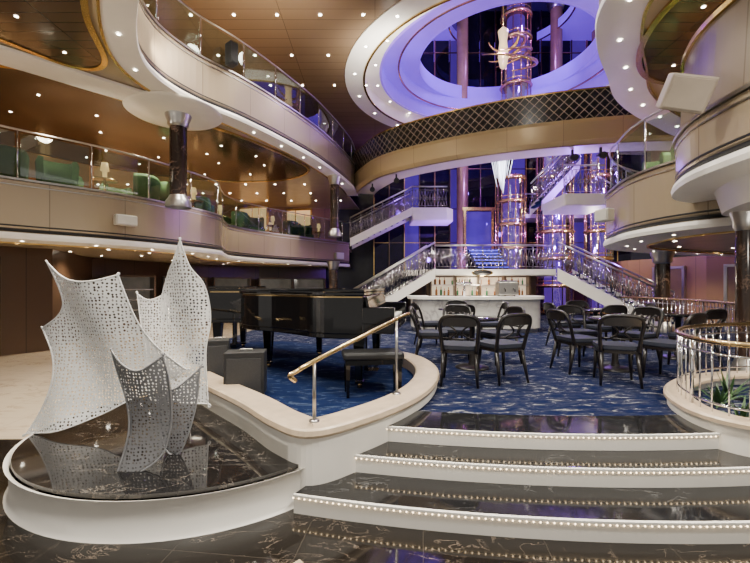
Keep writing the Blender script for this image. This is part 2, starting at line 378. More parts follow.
# ---------------------------------------------------------------- pianos
def piano(loc,rz,label,sc=1):
    root=thing('grand_piano',loc,label,'piano','grand pianos',rz); root.scale=(sc,sc,sc)
    out=[(.62,-.76),(.62,.76),(-.1,.76),(-.7,.74),(-1.1,.62),(-1.26,.38),(-1.22,.12),(-.95,-.12),(-.55,-.30),(-.2,-.52),(.05,-.70),(.3,-.77)]
    P=cr(out[2:],6); P=[out[0],out[1]]+P
    M().prism(P,.60,.99).obj('case',BLACK,root,bevel=.012)
    Pi=[(x*.985,y*.985) for x,y in P]
    M().prism(Pi,.55,.60).obj('lower_rim',BLACK,root,bevel=.01)
    M().prism(Pi,.99,1.003).obj('brass_line',BRASS,root)
    L=[(x*1.025,y*1.025) for x,y in P]
    M().prism(L,1.008,1.043).obj('lid',BLACK,root,bevel=.012)
    M().prism(L[0:1]+L[1:2]+[(.2,.777),(.2,-.787)],1.047,1.075).obj('front_lid_flap',BLACK,root,bevel=.01)
    M().box((.19,0,1.050),(.02,1.5,.008)).obj('lid_hinge',BRASS,root)
    m=M(); m.box((.78,0,.67),(.34,1.52,.12)); m.box((.78,.72,.80),(.34,.09,.18)); m.box((.78,-.72,.80),(.34,.09,.18)); m.obj('key_bed',BLACK,root,bevel=.01)
    m=M()
    for i in range(52): m.box((.82,-.64+i*1.28/51,.745),(.16,.0225,.03))
    for i in range(51):
        if i%7 not in (2,6): m.box((.79,-.64+(i+.5)*1.28/51,.768),(.10,.012,.02),mi=1)
    m.obj('keyboard',[IVORY,BLACK],root)
    M().box((.66,0,.88),(.03,1.34,.24),rot=Matrix.Rotation(-.25,3,'Y')).obj('fallboard',BLACK,root)
    for x,y in ((.55,.6),(.55,-.6),(-.9,.28)):
        m=M(); m.box((x,y,.34),(.13,.13,.50),taper=.6); m.box((x,y,.575),(.17,.17,.03)); m.box((x,y,.065),(.09,.09,.03)); m.lathe((x,y,.03),[(.0,.03),(.03,.025),(.03,-.03),(0,-.03)],12,mi=1); m.obj('leg',[BLACK,BRASS],root,bevel=.006)
    m=M(); m.box((.5,.06,.38),(.03,.03,.5)); m.box((.5,-.06,.38),(.03,.03,.5)); m.box((.5,0,.12),(.12,.26,.06))
    for k in (-.07,0,.07): m.box((.6,k,.08),(.14,.025,.012),mi=1)
    m.obj('pedal_lyre',[BLACK,BRASS],root)
    return root
piano((-.66,5.42,.396),-.16,'black lacquered grand piano with closed lid and visible keyboard',1.07)
piano((-1.95,7.15,.396),math.pi+.02,'black lacquered grand piano standing behind the other one',1.10)
def bench(loc,rz):
    r=thing('piano_bench',loc,'black padded piano bench with four legs','bench',None,rz)
    M().box((0,0,.44),(.34,.66,.08)).obj('cushion',DARKM,r,bevel=.025)
    M().box((0,0,.375),(.32,.62,.05)).obj('frame',BLACK,r)
    for x in(-.13,.13):
        for y in(-.28,.28): M().box((x,y,.18),(.045,.045,.35),taper=.7).obj('leg',BLACK,r)
bench((-.03,4.42,.396),math.pi/2+.15)
def case(loc,size,rz,label):
    r=thing('speaker_cabinet',loc,label,'speaker','floor speaker cabinets',rz)
    w,d,h=size; z0=h/2+.02
    M().box((0,0,z0),size).obj('body',GREY,r,bevel=.006)
    M().box((0,-d/2-.005,z0-.02),(w*.86,.01,h*.82)).obj('grille',GREYG,r,bevel=.003)
    M().tube([(-w*.18,0,h+.02),(-w*.15,0,h+.04),(w*.15,0,h+.04),(w*.18,0,h+.02)],.008,6).obj('handle',STEEL,r)
    for x in(-1,1):
        for y in(-1,1): M().lathe((x*w*.38,y*d*.38,0),[(.018,0),(.02,.02)],8).obj('foot',DARKM,r)
case((-1.98,5.05,.396),(.27,.26,.50),.30,'dark grey speaker cabinet with cloth grille beside the piano')
case((-1.42,4.40,.396),(.42,.26,.46),.15,'wide dark grey speaker cabinet with cloth grille beside the piano')
# ---------------------------------------------------------------- dining furniture
def chair0():
    r=thing('dining_chair',(0,0,.393),'dark wood dining chair with curved open back and navy seat','chair','dark dining chairs')
    seat=cr([(-.2,-.18),(0,-.22),(.2,-.18),(.235,.1),(.2,.22),(0,.24),(-.2,.22),(-.235,.1)],5,True)
    M().prism(seat,.42,.48).obj('seat',CHAIRF,r,bevel=.02)
    M().prism([(x*.97,y*.97) for x,y in seat],.385,.42).obj('seat_frame',CHAIRW,r)
    m=M()
    hoop=cr([(-.20,-.19,.40),(-.215,-.24,.60),(-.225,-.29,.74),(-.17,-.325,.83),(0,-.345,.85),(.17,-.325,.83),(.225,-.29,.74),(.215,-.24,.60),(.20,-.19,.40)],6)
    m.tube(hoop,.023,8)
    m.sweep(cr([(-.19,-.318),(-.08,-.34),(.08,-.34),(.19,-.318)],5),[(-.012,.725),(-.012,.84),(.012,.84),(.012,.725)],pc=True)
    m.tube([(-.212,-.235,.57),(0,-.27,.565),(.212,-.235,.57)],.014,6)
    m.tube(cr([(-.12,-.262,.57),(-.03,-.30,.65),(-.12,-.325,.74)],4),.012,6)
    m.tube(cr([(.12,-.262,.57),(.03,-.30,.65),(.12,-.325,.74)],4),.012,6)
    m.obj('backrest',CHAIRW,r)
    for x,y,fy in((-.19,.18,.2),(.19,.18,.2),(-.19,-.18,-.27),(.19,-.18,-.27)):
        M().tube([(x,y,.40),(x*1.05,(y+fy)/2,.2),(x*1.12,fy,0)],[.026,.022,.015],8).obj('leg',CHAIRW,r)
    return r
def table0():
    r=thing('dining_table',(0,0,.393),'small round dark cafe table on pedestal base','table','round cafe tables')
    M().lathe((0,0,0),[(0.001,.735),(.36,.735),(.375,.725),(.375,.71),(.35,.70),(.001,.70)],40).obj('table_top',BLACK,r)
    M().lathe((0,0,0),[(.10,.70),(.045,.66),(.035,.4),(.045,.1),(.06,.05)],16).obj('pedestal',CHAIRW,r)
    M().lathe((0,0,0),[(.06,.05),(.2,.03),(.24,.012),(.24,0)],28).obj('base',CHAIRW,r)
    return r
C=chair0(); T=table0()
tabs=[(1.42,5.85),(1.65,8.1),(3.45,5.75),(4.3,7.8),(5.0,6.6)]
chs=[(1.06,4.98,-.25),(1.60,5.12,.35),(.90,6.30,-1.75),(1.93,6.25,1.9),(1.36,6.70,2.9),
     (1.1,7.95,-1.4),(2.25,7.9,1.5),(1.8,8.75,3.0),(1.5,7.4,.2),
     (2.85,5.65,-1.4),(3.0,4.98,-.35),(3.78,5.15,.5),(4.0,6.15,2.0),(3.3,6.5,3.1),
     (3.7,7.8,-1.5),(4.95,7.7,1.3),(4.4,8.5,3.0),(4.1,7.2,.1),(4.72,5.95,.3)]
T.location=(tabs[0][0],tabs[0][1],.393)
for x,y in tabs[1:]: clone(T,(x,y,.393),0)
C.location=(chs[0][0],chs[0][1],.393); C.rotation_euler=(0,0,chs[0][2])
for x,y,a in chs[1:]: clone(C,(x,y,.393),a)
# ---------------------------------------------------------------- railings
def glass_rail(th,path,z0,z1,off=.07,step=1.15,gl=GLASSG,rail=STEEL):
    pp=resample(offs(path,off),step)
    for a,b in zip(pp[:-1],pp[1:]):
        t=Vector((b[0]-a[0],b[1]-a[1])); L=t.length; t/=L
        a2=(a[0]+t.x*.04,a[1]+t.y*.04); b2=(b[0]-t.x*.04,b[1]-t.y*.04)
        M().sweep([a2,b2],[(-.005,z0+.06),(-.005,z1-.06),(.005,z1-.06),(.005,z0+.06)],pc=True).obj('glass_panel',gl,th,world=True)
    for p in pp: M().tube([(p[0],p[1],z0),(p[0],p[1],z1)],.014,8).obj('post',CHROME,th,world=True)
    M().tube([(x,y,z1) for x,y in offs(path,off)],.02,8).obj('handrail',rail,th,world=True)
def ornate(th,A,B,h,mat=None,cell=.12):
    mat=mat or DCHROME
    A=Vector(A);B=Vector(B); L=(B-A).length; n=max(2,int(L/cell)); up=Vector((0,0,h)); m=M()
    lo=Vector((0,0,.08))
    m.tube([A+lo,B+lo],.014,5); m.tube([A+up*.84,B+up*.84],.012,5)
    for i in range(n+1):
        p=A+(B-A)*i/n
        if i%4==0: m.tube([p,p+up],.018,5)
        if i<n:
            q=A+(B-A)*(i+1)/n
            m.tube([p+lo,q+up*.84],.009,4); m.tube([q+lo,p+up*.84],.009,4)
            c=(p+q)/2+up*.45
            d=(B-A).normalized()
            m.tube([c+(d*math.cos(a)+Vector((0,0,1))*math.sin(a))*.055 for a in [k*math.pi/3 for k in range(7)]],.009,4)
    m.obj('lattice',mat,th,world=True)
    m=M().tube([A+up,B+up],.026,8); m.obj('handrail',STEEL,th,world=True)
# ---------------------------------------------------------------- balconies
def balcony(path,zb,zt,label,railtop=None,outer=None,fmat=FASC,soff=.75,name='balcony',deck=True,undermat=CREAMC):
    p0=path[len(path)//2]
    th=thing(name,(p0[0],p0[1],zb),label,'balcony')
    M().sweep(path,[(.06,zb+.12),(0,zb+.22),(0,zt-.05),(.14,zt-.05),(.14,zb+.12)],pc=True).obj('fascia',fmat,th,world=True)
    M().sweep(path,[(-.03,zt-.04),(-.03,zt),(.16,zt),(.16,zt-.04)],pc=True).obj('top_trim',STEEL,th,world=True)
    M().sweep(path,[(-.012,zt-.14),(-.012,zt-.12),(.01,zt-.12),(.01,zt-.14)],pc=True).obj('upper_bead',STEEL,th,world=True)
    M().sweep(path,[(-.04,zb),(-.05,zb+.06),(-.03,zb+.12),(.1,zb+.12),(soff,zb+.02),(soff,zb)],pc=True).obj('soffit_ring',WHITE,th,world=True)
    M().sweep(path,[(soff,zb+.01),(soff,zb-.03),(soff+.04,zb-.03),(soff+.04,zb+.01)],pc=True).obj('soffit_trim',GOLD,th,world=True)
    m=M(); m.sweep(path,[(.02,zb+.14),(-.006,zb+.17),(-.006,zb+.19),(.02,zb+.2)]); m.sweep(path,[(.0,zb+.235),(-.006,zb+.24),(-.006,zb+.26),(.0,zb+.265)])
    m.obj('air_slot',DARKM,th,world=True)
    if outer:
        pl=offs(path,soff-.02)+outer
        M().prism(pl,zb+.03,zb+.08).obj('underside',undermat,th,world=True)
        if deck: M().prism(offs(path,.12)+outer,zt-.3,zt-.22).obj('deck',WARMW,th,world=True)
    if railtop: glass_rail(th,path,zt,railtop)
    return th
L1=cr([(-8.6,4.6),(-7.5,6.2),(-6.7,7.3),(-5.6,8.5),(-4.8,9.9),(-4.4,11.2),(-4.65,12.3),(-4.75,13.3),(-4.1,14.8),(-2.9,16.4),(-1.2,18.6)],7)
balcony(L1,2.45,3.58,'curved champagne lower balcony with green-tinted glass railing',4.5,[(-1.2,21),(-15,21),(-15,4.6)])
L2=cr([(.5,1.5),(-1.6,3.2),(-3.1,5.2),(-3.95,6.6),(-4.15,7.6),(-3.85,8.6),(-3.2,9.6),(-2.5,11.0),(-1.7,13.0),(-.95,15.9),(-.8,17.5)],7)
balcony(L2,5.5,6.6,'curved upper balcony ribbon with glass railing',7.5,[(-.8,21),(-15,21),(-15,1.5)],soff=.4)
R1=cr([(11.5,12.2),(8.5,11.2),(6.2,10),(5.2,9.0),(4.85,8.1),(4.65,7.2),(4.8,6.2),(5.5,5.2)],7)
balcony(R1,2.45,3.58,'curved champagne lower balcony beside the column',4.5,[(14,5),(14,12.2)])
R1b=cr([(5.6,6.3),(4.5,5.9),(3.98,5.2),(3.75,4.4),(3.8,3.3),(4.4,2.2),(5.5,1.2)],7)
b=balcony(R1b,2.85,3.6,'near curved balcony with solid brown parapet',None,[(9,1.2),(9,6.3)],soff=.5)
M().sweep(R1b,[(.04,3.6),(.10,4.62),(.2,4.62),(.16,3.6)],pc=True).obj('parapet',FASC2,b,world=True)
M().sweep(R1b,[(.06,4.62),(.06,4.68),(.24,4.68),(.24,4.62)],pc=True).obj('cap_rail',GOLD,b,world=True)
M().sweep(R1b,[(.42,2.85),(.5,2.55),(1.0,2.5),(1.0,2.6)]).obj('lower_soffit',WHITE,b,world=True)
R2=cr([(13,12),(9,11),(6.6,9.6),(5.2,8.5),(4.4,7.5),(3.65,6.5),(3.2,5.5),(3.2,4),(3.9,2.2)],7)
balcony(R2,5.5,6.6,'curved upper balcony with broad white rim',7.5,[(14,2.2),(14,12)],soff=.55)
def insert(pts,z,label,mat=WOODC):
    P=cr(pts,8,True)
    a=sum(P[i][0]*P[(i+1)%len(P)][1]-P[(i+1)%len(P)][0]*P[i][1] for i in range(len(P)))
    if a<0: P=P[::-1]
    th=thing('ceiling_inset',(sum(p[0] for p in P)/len(P),sum(p[1] for p in P)/len(P),z),label,'ceiling panel')
    M().prism(P,z,z+.02).obj('wood_panel',mat,th,world=True)
    M().sweep(P,[(-.06,z-.02),(-.06,z+.02),(.03,z+.02),(.03,z-.02)],closed=True,pc=True).obj('gold_edge',GOLD,th,world=True)
insert([(-6.7,7.1),(-5.1,8.7),(-3.7,10.3),(-2.6,12.3),(-2.3,13.7),(-3.6,14.9),(-6.4,14.9),(-9,13.2),(-10.5,10.5),(-9.5,8)],5.5,'glossy bronze wood oval ceiling inset with gold edge')
insert([(-3.3,4.3),(-4.2,5.8),(-4.75,7.0),(-5.4,7.1),(-6.2,6.0),(-8,4.4),(-6,2.2),(-3,2.6)],5.5,'glossy bronze wood ceiling inset over the foyer')
insert([(4.15,5.2),(4.4,6.6),(5.3,7.6),(6.6,7.6),(7.2,6.2),(6.2,4.6),(5,4.1)],5.5,'bronze wood oval ceiling inset with gold edge')
th=thing('ceiling_band',(-6,7,5.46),'broad white curved ceiling band between wood insets','ceiling band')
wb=cr([(-10.5,4.2),(-8.2,5.3),(-6.6,6.5),(-5.4,7.75),(-4.7,8.5),(-4.1,9.3)],8)
M().sweep(wb,[(-.34,5.46),(-.34,5.51),(.34,5.51),(.34,5.46)],pc=True).obj('band',WHITE,th,world=True)
BR=cr([(-.9,17.0),(-.6,15.9),(.3,14.1),(2.25,12.5),(4.5,11.4),(6.9,10.8),(8.6,10.7)],8)
th=thing('curved_bridge',(3,12,5.5),'curved bridge balcony with dark diamond lattice parapet','balcony')
M().sweep(BR,[(.1,5.5),(0,5.62),(0,6.1),(-.04,6.18),(.16,6.18),(.16,5.5)],pc=True).obj('fascia',panelled('honey_fascia',(.56,.42,.22),(.36,.26,.14),1.5,3,.28,metal=.2),th,world=True)
M().sweep(BR,[(.0,6.18),(-.03,6.95),(.05,6.95),(.08,6.18)],pc=True).obj('lattice_parapet',DIA,th,world=True)
M().sweep(BR,[(-.06,6.95),(-.06,7.0),(.09,7.0),(.09,6.95)],pc=True).obj('cap_rail',GOLD,th,world=True)
M().sweep(BR,[(.1,5.5),(.1,5.53),(.9,5.53),(.9,5.5)],pc=True).obj('underside',SOFF,th,world=True)
M().sweep(BR,[(.1,6.1),(.1,6.14),(.9,6.14),(.9,6.1)],pc=True).obj('deck',WARMW,th,world=True)
# ---------------------------------------------------------------- top ceiling with stepped circular opening
o=M().sweep(circ(4.25,13.5,5.2,96),[(0,8.5),(-15,8.5),(-15,8.6),(0,8.6)],closed=True,pc=True).obj('ceiling',BRONZE); struct(o,'bronze panel ceiling around circular opening')
def ring(cx,cy,r0,r1,z,z2,label,mat,mat2,trim=True):
    th=thing('ceiling_ring',(cx,cy,z),label,'ceiling ring')
    c=circ(cx,cy,r0,96)
    M().sweep(c,[(0,z),(0,z+.04),(r0-r1,z+.04),(r0-r1,z)],closed=True,pc=True).obj('rim',mat,th,world=True)
    c=circ(cx,cy,r1,96)
    M().sweep(c,[(.03,z-.02),(.0,z-.02),(0,z2),(-.05,z2),(-.05,z)],closed=True,pc=True).obj('upstand',mat2,th,world=True)
    if trim: M().sweep(c,[(.035,z-.035),(.035,z),(-.03,z),(-.03,z-.035)],closed=True,pc=True).obj('edge_trim',GOLD,th,world=True)
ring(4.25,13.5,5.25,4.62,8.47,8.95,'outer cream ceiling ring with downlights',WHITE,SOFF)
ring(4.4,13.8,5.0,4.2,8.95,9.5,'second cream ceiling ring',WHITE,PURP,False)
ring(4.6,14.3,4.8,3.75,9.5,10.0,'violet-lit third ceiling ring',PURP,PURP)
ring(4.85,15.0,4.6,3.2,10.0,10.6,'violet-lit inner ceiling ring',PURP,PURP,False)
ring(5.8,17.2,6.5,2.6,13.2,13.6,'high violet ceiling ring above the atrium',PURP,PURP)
o=M().prism(circ(4.6,14.7,8,64),14.6,14.7).obj('ceiling.001',simple('midnight_ceiling',(.03,.022,.06),.3)); struct(o,'dark ceiling above the rings')
# ---------------------------------------------------------------- walls
def wallpoly(name,pts,z0,z1,mat,label):
    o=M().sweep(pts,[(0,z0),(0,z1),(.08,z1),(.08,z0)],pc=True).obj(name,mat); return struct(o,label)
wallpoly('wall_left',[(-12,4),(-9.4,7.6),(-7.9,9.8),(-9.2,13),(-8,16.5),(-5.5,19),(-2.5,20.4)],0,2.5,DARKW,'dark wood panelled wall under balcony')
wallpoly('wall_left.001',[(-14.5,2),(-14,10),(-11.5,16),(-8,19.5),(-2,20.8)],3.3,8.5,WARMW,'warm wood wall on balcony deck')
wallpoly('wall_right',[(9.9,20),(9.8,15.5),(10.6,12.8),(12,11.2),(12,4),(9,1)],0,2.55,WARMW,'warm wood wall under balcony')
wallpoly('wall_right.001',[(13.8,20),(13.6,12),(13.6,2)],3.3,8.5,WARMW,'warm wood wall on balcony deck')
o=M().box((2,20.9,7.5),(30,.2,15)).obj('wall_back',simple('dark_violet_wall',(.018,.014,.035),.2)); struct(o,'dark wall behind the lift shafts')
def door(x,y,rz,n):
    th=bpy.data.objects.new('door_%d'%n,None); COL.objects.link(th); th.location=(x,y,0); th.rotation_euler=(0,0,rz); struct(th,'dark wood door with steel frame')
    M().box((0,0,1.1),(.95,.06,2.1)).obj('door_leaf',bpy.data.materials.get('walnut_door') or simple('walnut_door',(.16,.10,.055),.3),th)
    m=M(); m.box((-.52,0,1.1),(.08,.1,2.2)); m.box((.52,0,1.1),(.08,.1,2.2)); m.box((0,0,2.2),(1.12,.1,.08)); m.obj('door_frame',STEEL if n>1 else BRONZM,th)
    M().tube([(.35,-.05,.9),(.35,-.08,.95),(.35,-.08,1.2),(.35,-.05,1.25)],.012,6).obj('handle',CHROME,th)
door(-8.72,8.5,math.atan2(2.2,1.5),1)
door(-9.6,7.2,math.atan2(3.6,2.6),4)
door(11.2,12.0,math.atan2(-1.6,1.4),2)
door(10.2,13.9,math.atan2(-2.7,.8),3)
for i in range(17):
    x=.3+i*.72
    lit=(i in (2,5,9,13))
    th=thing('glazed_wall_panel',(x,19.0,2.0),('violet-lit' if lit else 'dark mirrored')+' tall glass wall panel with bronze mullions','glass panel','tall glass panels of the back wall')
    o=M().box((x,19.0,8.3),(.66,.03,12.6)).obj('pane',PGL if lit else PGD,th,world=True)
    m=M(); m.box((x-.35,18.96,8.3),(.04,.1,12.6)); 
    for zz in (3.6,5.2,7.1,9.0,10.8,12.6): m.box((x,18.96,zz),(.70,.06,.03))
    m.obj('mullion',GOLD if i%2==0 else BRONZM,th,world=True)
def column(x,y,z0,z1,r,label,mat=None):
    th=thing('column',(x,y,z0),label,'column')
    mat=mat or COLM
    M().lathe((x,y,0),[(r,z0+.25),(r,z1-.25)],32).obj('shaft',mat,th,world=True)
    M().lathe((x,y,0),[(r*1.5,z0),(r*1.5,z0+.12),(r*1.2,z0+.2),(r,z0+.27)],32).obj('base',STEEL,th,world=True)
    M().lathe((x,y,0),[(r,z1-.3),(r*1.25,z1-.25),(r*1.25,z1-.18),(r*1.5,z1-.08),(r*1.6,z1)],32).obj('capital',STEEL,th,world=True)
COLM=marble('column_marble',(.03,.018,.014),(.22,.13,.09),0,.12,.03,scale=3)
column(-4.45,9.05,3.35,5.46,.18,'dark polished marble column on balcony deck')
column(-1.45,14.4,3.35,5.5,.16,'dark polished marble column near the bridge')
column(-1.5,14.4,0.39,2.45,.15,'dark polished marble column below balcony')
column(4.78,5.15,.39,2.6,.11,'slim dark marble column beside the planter')
column(7.4,10.3,.39,2.45,.17,'dark polished marble column below the balcony')
column(9.0,9.4,3.35,5.5,.17,'dark marble column on far deck')
for x in (4.0,8.3,10.2): column(x,18.3,2.0,14.5,.26,'tall honey gold column rising through atrium',HONEY)
th=thing('column_collar',(-4.5,9.0,5.44),'broad round white ceiling collar around the column head','ceiling collar')
M().lathe((-4.5,9.0,5.44),[(.18,-.01),(.5,-.01),(.95,0),(1.0,.03),(1.0,.05)],56).obj('disc',WHITE,th,world=True)
# glass lifts
def lift(x,y,z0,z1,r,label,nb=3):
    th=thing('glass_lift',(x,y,z0),label,'elevator','glass lifts')
    M().lathe((x,y,0),[(r,z0+.1),(r,z1-.1)],32).obj('glass_drum',DGLASS,th,world=True)
    M().lathe((x,y,0),[(r*.6,z0+.12),(r*.6,z1-.12)],24).obj('cabin',LIFTC,th,world=True)
    for k in range(nb):
        z=z0+(z1-z0-.2)*k/(nb-1)
        M().lathe((x,y,0),[(r*.2,z),(r*1.03,z),(r*1.12,z+.07),(r*1.03,z+.15),(r*.2,z+.15)],32).obj('ring_band',GOLD,th,world=True)
        if k<nb-1: M().lathe((x,y,0),[(r*1.0,z+.25),(r*1.03,z+.27),(r*1.0,z+.29)],32).obj('thin_band',GOLD,th,world=True)
    for k in range(12):
        a=k*math.pi/6; M().tube([(x+r*math.cos(a),y+r*math.sin(a),z0),(x+r*math.cos(a),y+r*math.sin(a),z1)],.022,6).obj('mullion',GOLD,th,world=True)
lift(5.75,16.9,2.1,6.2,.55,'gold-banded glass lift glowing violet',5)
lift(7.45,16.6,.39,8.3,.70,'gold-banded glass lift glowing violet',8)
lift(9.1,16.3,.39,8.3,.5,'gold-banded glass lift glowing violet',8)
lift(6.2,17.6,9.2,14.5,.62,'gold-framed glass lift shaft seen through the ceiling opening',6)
th=thing('rear_gallery',(8.5,17.8,4.55),'narrow rear gallery with ornate metal balustrade','balcony')
M().prism([(6.4,17.6),(12,17.6),(12,18.9),(6.4,18.9)],4.55,4.72).obj('slab',SOFF,th,world=True,bevel=.03)
ornate(th,(6.4,17.65,4.72),(12,17.65,4.72),.9,cell=.18)
# hanging crystal strands
th=thing('chandelier',(4.5,14.2,6.2),'slim hanging crystal strands spreading like a fan','chandelier')
M().tube([(4.5,14.2,6.3),(4.5,14.2,8.4)],.010,6).obj('cable',STEEL,th,world=True)
M().lathe((4.5,14.2,6.24),[(.001,.06),(.42,.05),(.44,0),(.001,-.01)],28).obj('canopy',GOLD,th,world=True)
m=M(); rr=random.Random(9)
for k in range(34):
    a=rr.uniform(0,6.283); u=rr.uniform(.3,1.0); L=rr.uniform(.75,1.45)
    top=Vector((4.5+math.cos(a)*u*.42,14.2+math.sin(a)*u*.42,6.24)); bot=Vector((4.5+math.cos(a)*u*.42*(1-L*.5),14.2+math.sin(a)*u*.42*(1-L*.5),6.24-L))
    m.tube([top,top.lerp(bot,.35),top.lerp(bot,.7),bot],[.003,.009,.009,.002],4)
m.obj('crystal_strands',CRY,th,world=True)
# gold chandelier with curved gold bands seen through opening
th=thing('gold_chandelier',(5.0,15.6,9.9),'shiny gold chandelier of sweeping curved bands at atrium top','chandelier')
for s in range(4):
    z=10.2+.33*s; r=1.25-.22*s; c=[]
    for i in range(40):
        a=-2.5+3.6*i/39+.5*s
        c.append((5.0+r*math.cos(a),15.6+r*.8*math.sin(a),z+.22*math.sin(a*1.3+s)))
    M().tube(c,[.012+.055*math.sin(math.pi*i/39) for i in range(40)],8).obj('gold_band',GOLD,th,world=True)
M().lathe((5.0,15.6,0),[(.001,10.0),(.12,10.1),(.2,10.5),(.14,11.1),(.2,11.5),(.001,11.7)],20).obj('lamp_core',simple('warm_lantern_glass',(.4,.3,.15),.1,.3,emit=(1,.72,.4),es=1.2),th,world=True)
M().tube([(5.0,15.6,11.65),(5.0,15.6,14.55)],.02,8).obj('stem',GOLD,th,world=True)
# ---------------------------------------------------------------- stairs & mezzanine
def flight(A,B,w,n,label,rails=True,zsk=.2):
    A=Vector(A);B=Vector(B); th=thing('staircase',tuple(A),label,'staircase')
    d=(B-A); dx=Vector((d.x,d.y,0)).normalized(); nrm=Vector((-dx.y,dx.x,0)); 
    if nrm.y<0: nrm=-nrm
    for s,nm in ((0,'stringer'),(w,'stringer')):
        a=A+nrm*s; b=B+nrm*s; vs=[]
        for o in (0,.06):
            q=nrm*o
            vs+=[a+q-Vector((0,0,zsk)),b+q-Vector((0,0,zsk)),b+q+Vector((0,0,.12)),a+q+Vector((0,0,.12))]
        M().add(vs,[(0,1,2,3),(7,6,5,4),(0,4,5,1),(3,2,6,7),(0,3,7,4),(1,5,6,2)]).obj(nm,WHITE,th,world=True)
    for i in range(n):
        c=A+d*(i+.5)/n+nrm*w/2
        M().box(c,(d.xy.length/n,w-.02,.06),rz=math.atan2(dx.y,dx.x)).obj('tread',CARP2,th,world=True)
    if rails:
        for s in (0.03,w-.03): ornate(th,A+nrm*s+Vector((0,0,.1)),B+nrm*s+Vector((0,0,.1)),.85)
    return th
flight((-1.0,16,3.35),(1.5,16,4.6),1.3,10,'white upper staircase with ornate metal balustrade rising to landing')
def landing(x0,x1,y0,y1,z0,z1,label,mat=WHITE):
    th=thing('stair_landing',((x0+x1)/2,(y0+y1)/2,z0),label,'landing')
    M().prism([(x0,y0),(x1-.3,y0),(x1,y0+.4),(x1,y1),(x0,y1)],z0,z1).obj('slab',mat,th,world=True,bevel=.04)
    ornate(th,(x0,y0+.05,z1),(x1-.3,y0+.05,z1),.85); return th
landing(1.5,3.2,16,17.6,4.2,4.7,'white stair landing with ornate metal balustrade')
landing(5.6,7.1,11.8,13.4,3.95,4.3,'white and violet stair landing with metal balustrade')
flight((8.6,11.8,3.4),(7.1,11.8,4.25),1.2,7,'white upper staircase descending to balcony deck')
flight((6.9,13.4,5.7),(5.6,13.4,4.3),1.0,9,'upper staircase with ornate metal balustrade')
th=thing('mezzanine',(3.4,13.6,.39),'raised mezzanine with white front behind the bar','mezzanine')
M().prism([(1.9,12.6),(5.7,12.6),(5.9,13.2),(5.9,18.5),(1.0,18.5),(1.0,13.6)],1.9,2.1).obj('slab',WHITE,th,world=True,bevel=.03)
M().prism([(1.7,13.4),(5.4,13.4),(5.4,18.4),(1.5,18.4)],.39,1.9).obj('core',DARKW,th,world=True)
ornate(th,(1.9,12.65,2.1),(4.0,12.5,2.1),.75); ornate(th,(4.0,12.5,2.1),(5.7,12.65,2.1),.75)
flight((-.7,12.3,.45),(1.9,12.6,2.0),1.1,10,'white lower staircase with ornate metal balustrade')
flight((7.7,10.6,.45),(5.75,12.6,2.0),1.2,11,'white sweeping lower staircase with ornate balustrade',zsk=.26)
th=thing('staircase',(4.75,15.4,2.1),'central staircase with blue-lit riser edges and gold doorway','staircase')
VT=simple('violet_glow_strip',(.05,.05,.4),.4,emit=(.10,.08,1),es=2.0)  # blue light on the flight, put in as glowing strips
for i in range(7):
    M().box((4.6,15.4+i*.28,2.1+.15*i+.05),(1.25,.28,.10)).obj('tread',CARP2,th,world=True)
    M().box((4.6,15.255+i*.28,2.1+.15*i+.06),(1.2,.012,.05)).obj('riser_glow',VT,th,world=True)
m=M(); m.box((3.9,17.4,3.9),(.1,.12,1.9)); m.box((5.1,17.4,3.9),(.1,.12,1.9)); m.box((4.5,17.4,4.9),(1.4,.14,.14)); m.obj('door_surround',GOLD,th,world=True)
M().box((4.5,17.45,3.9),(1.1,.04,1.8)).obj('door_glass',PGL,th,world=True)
# ---------------------------------------------------------------- bar
th=thing('bar_counter',(2.6,10.2,.39),'pale stone fronted bar counter with rounded ends and white top','bar')
bp=cr([(1.0,11.2),(1.0,10.5),(1.35,10.15),(2.6,10.0),(3.9,10.1),(4.3,10.4),(4.35,11.2)],7)
BARF=marble('bar_front_stone',(.60,.58,.55),(.34,.32,.32),0,.2,.06)
M().sweep(bp,[(0,.5),(0,1.24),(.08,1.24),(.08,.5)],pc=True).obj('front_panel',BARF,th,world=True)
M().sweep(bp,[(.06,.39),(.06,.5),(.1,.5),(.1,.39)],pc=True).obj('kick_plate',STEEL,th,world=True)
M().sweep(bp,[(-.1,1.24),(-.1,1.31),(.45,1.31),(.45,1.24)],pc=True).obj('counter_top',WHITE,th,world=True)
th=thing('back_bar',(2.7,13.1,.39),'warmly lit back bar shelving under the mezzanine','shelf unit')
m=M(); m.box((3.4,13.2,1.15),(3.2,.04,1.4)); m.obj('back_panel',simple('back_bar_glow',(.45,.34,.24),.3,var=.6,scale=2.5,emit=(1,.78,.55),es=.8),th,world=True)
for z in(.9,1.25,1.6): M().box((3.4,13.05,z),(3.2,.28,.03)).obj('shelf',STEEL,th,world=True)
for x in(1.8,2.6,3.4,4.2,5.0): M().box((x,13.05,1.15),(.06,.3,1.5)).obj('side_panel',DARKW,th,world=True)
def bottle(x,y,z,mat,nm='bottle',lab='amber spirit bottle on back bar shelf'):
    m=M().lathe((0,0,0),[(.001,0),(.038,0),(.04,.02),(.04,.16),(.014,.21),(.013,.28),(.016,.285),(.001,.29)],10); o=m.obj(nm,mat); o.location=(x,y,z); tag(o,lab,'bottle','bottles on the back bar'); return o
b0=bottle(2.0,13.02,1.265,BOTT); g0=bottle(2.15,13.02,1.265,BOTG,lab='green bottle on back bar shelf')
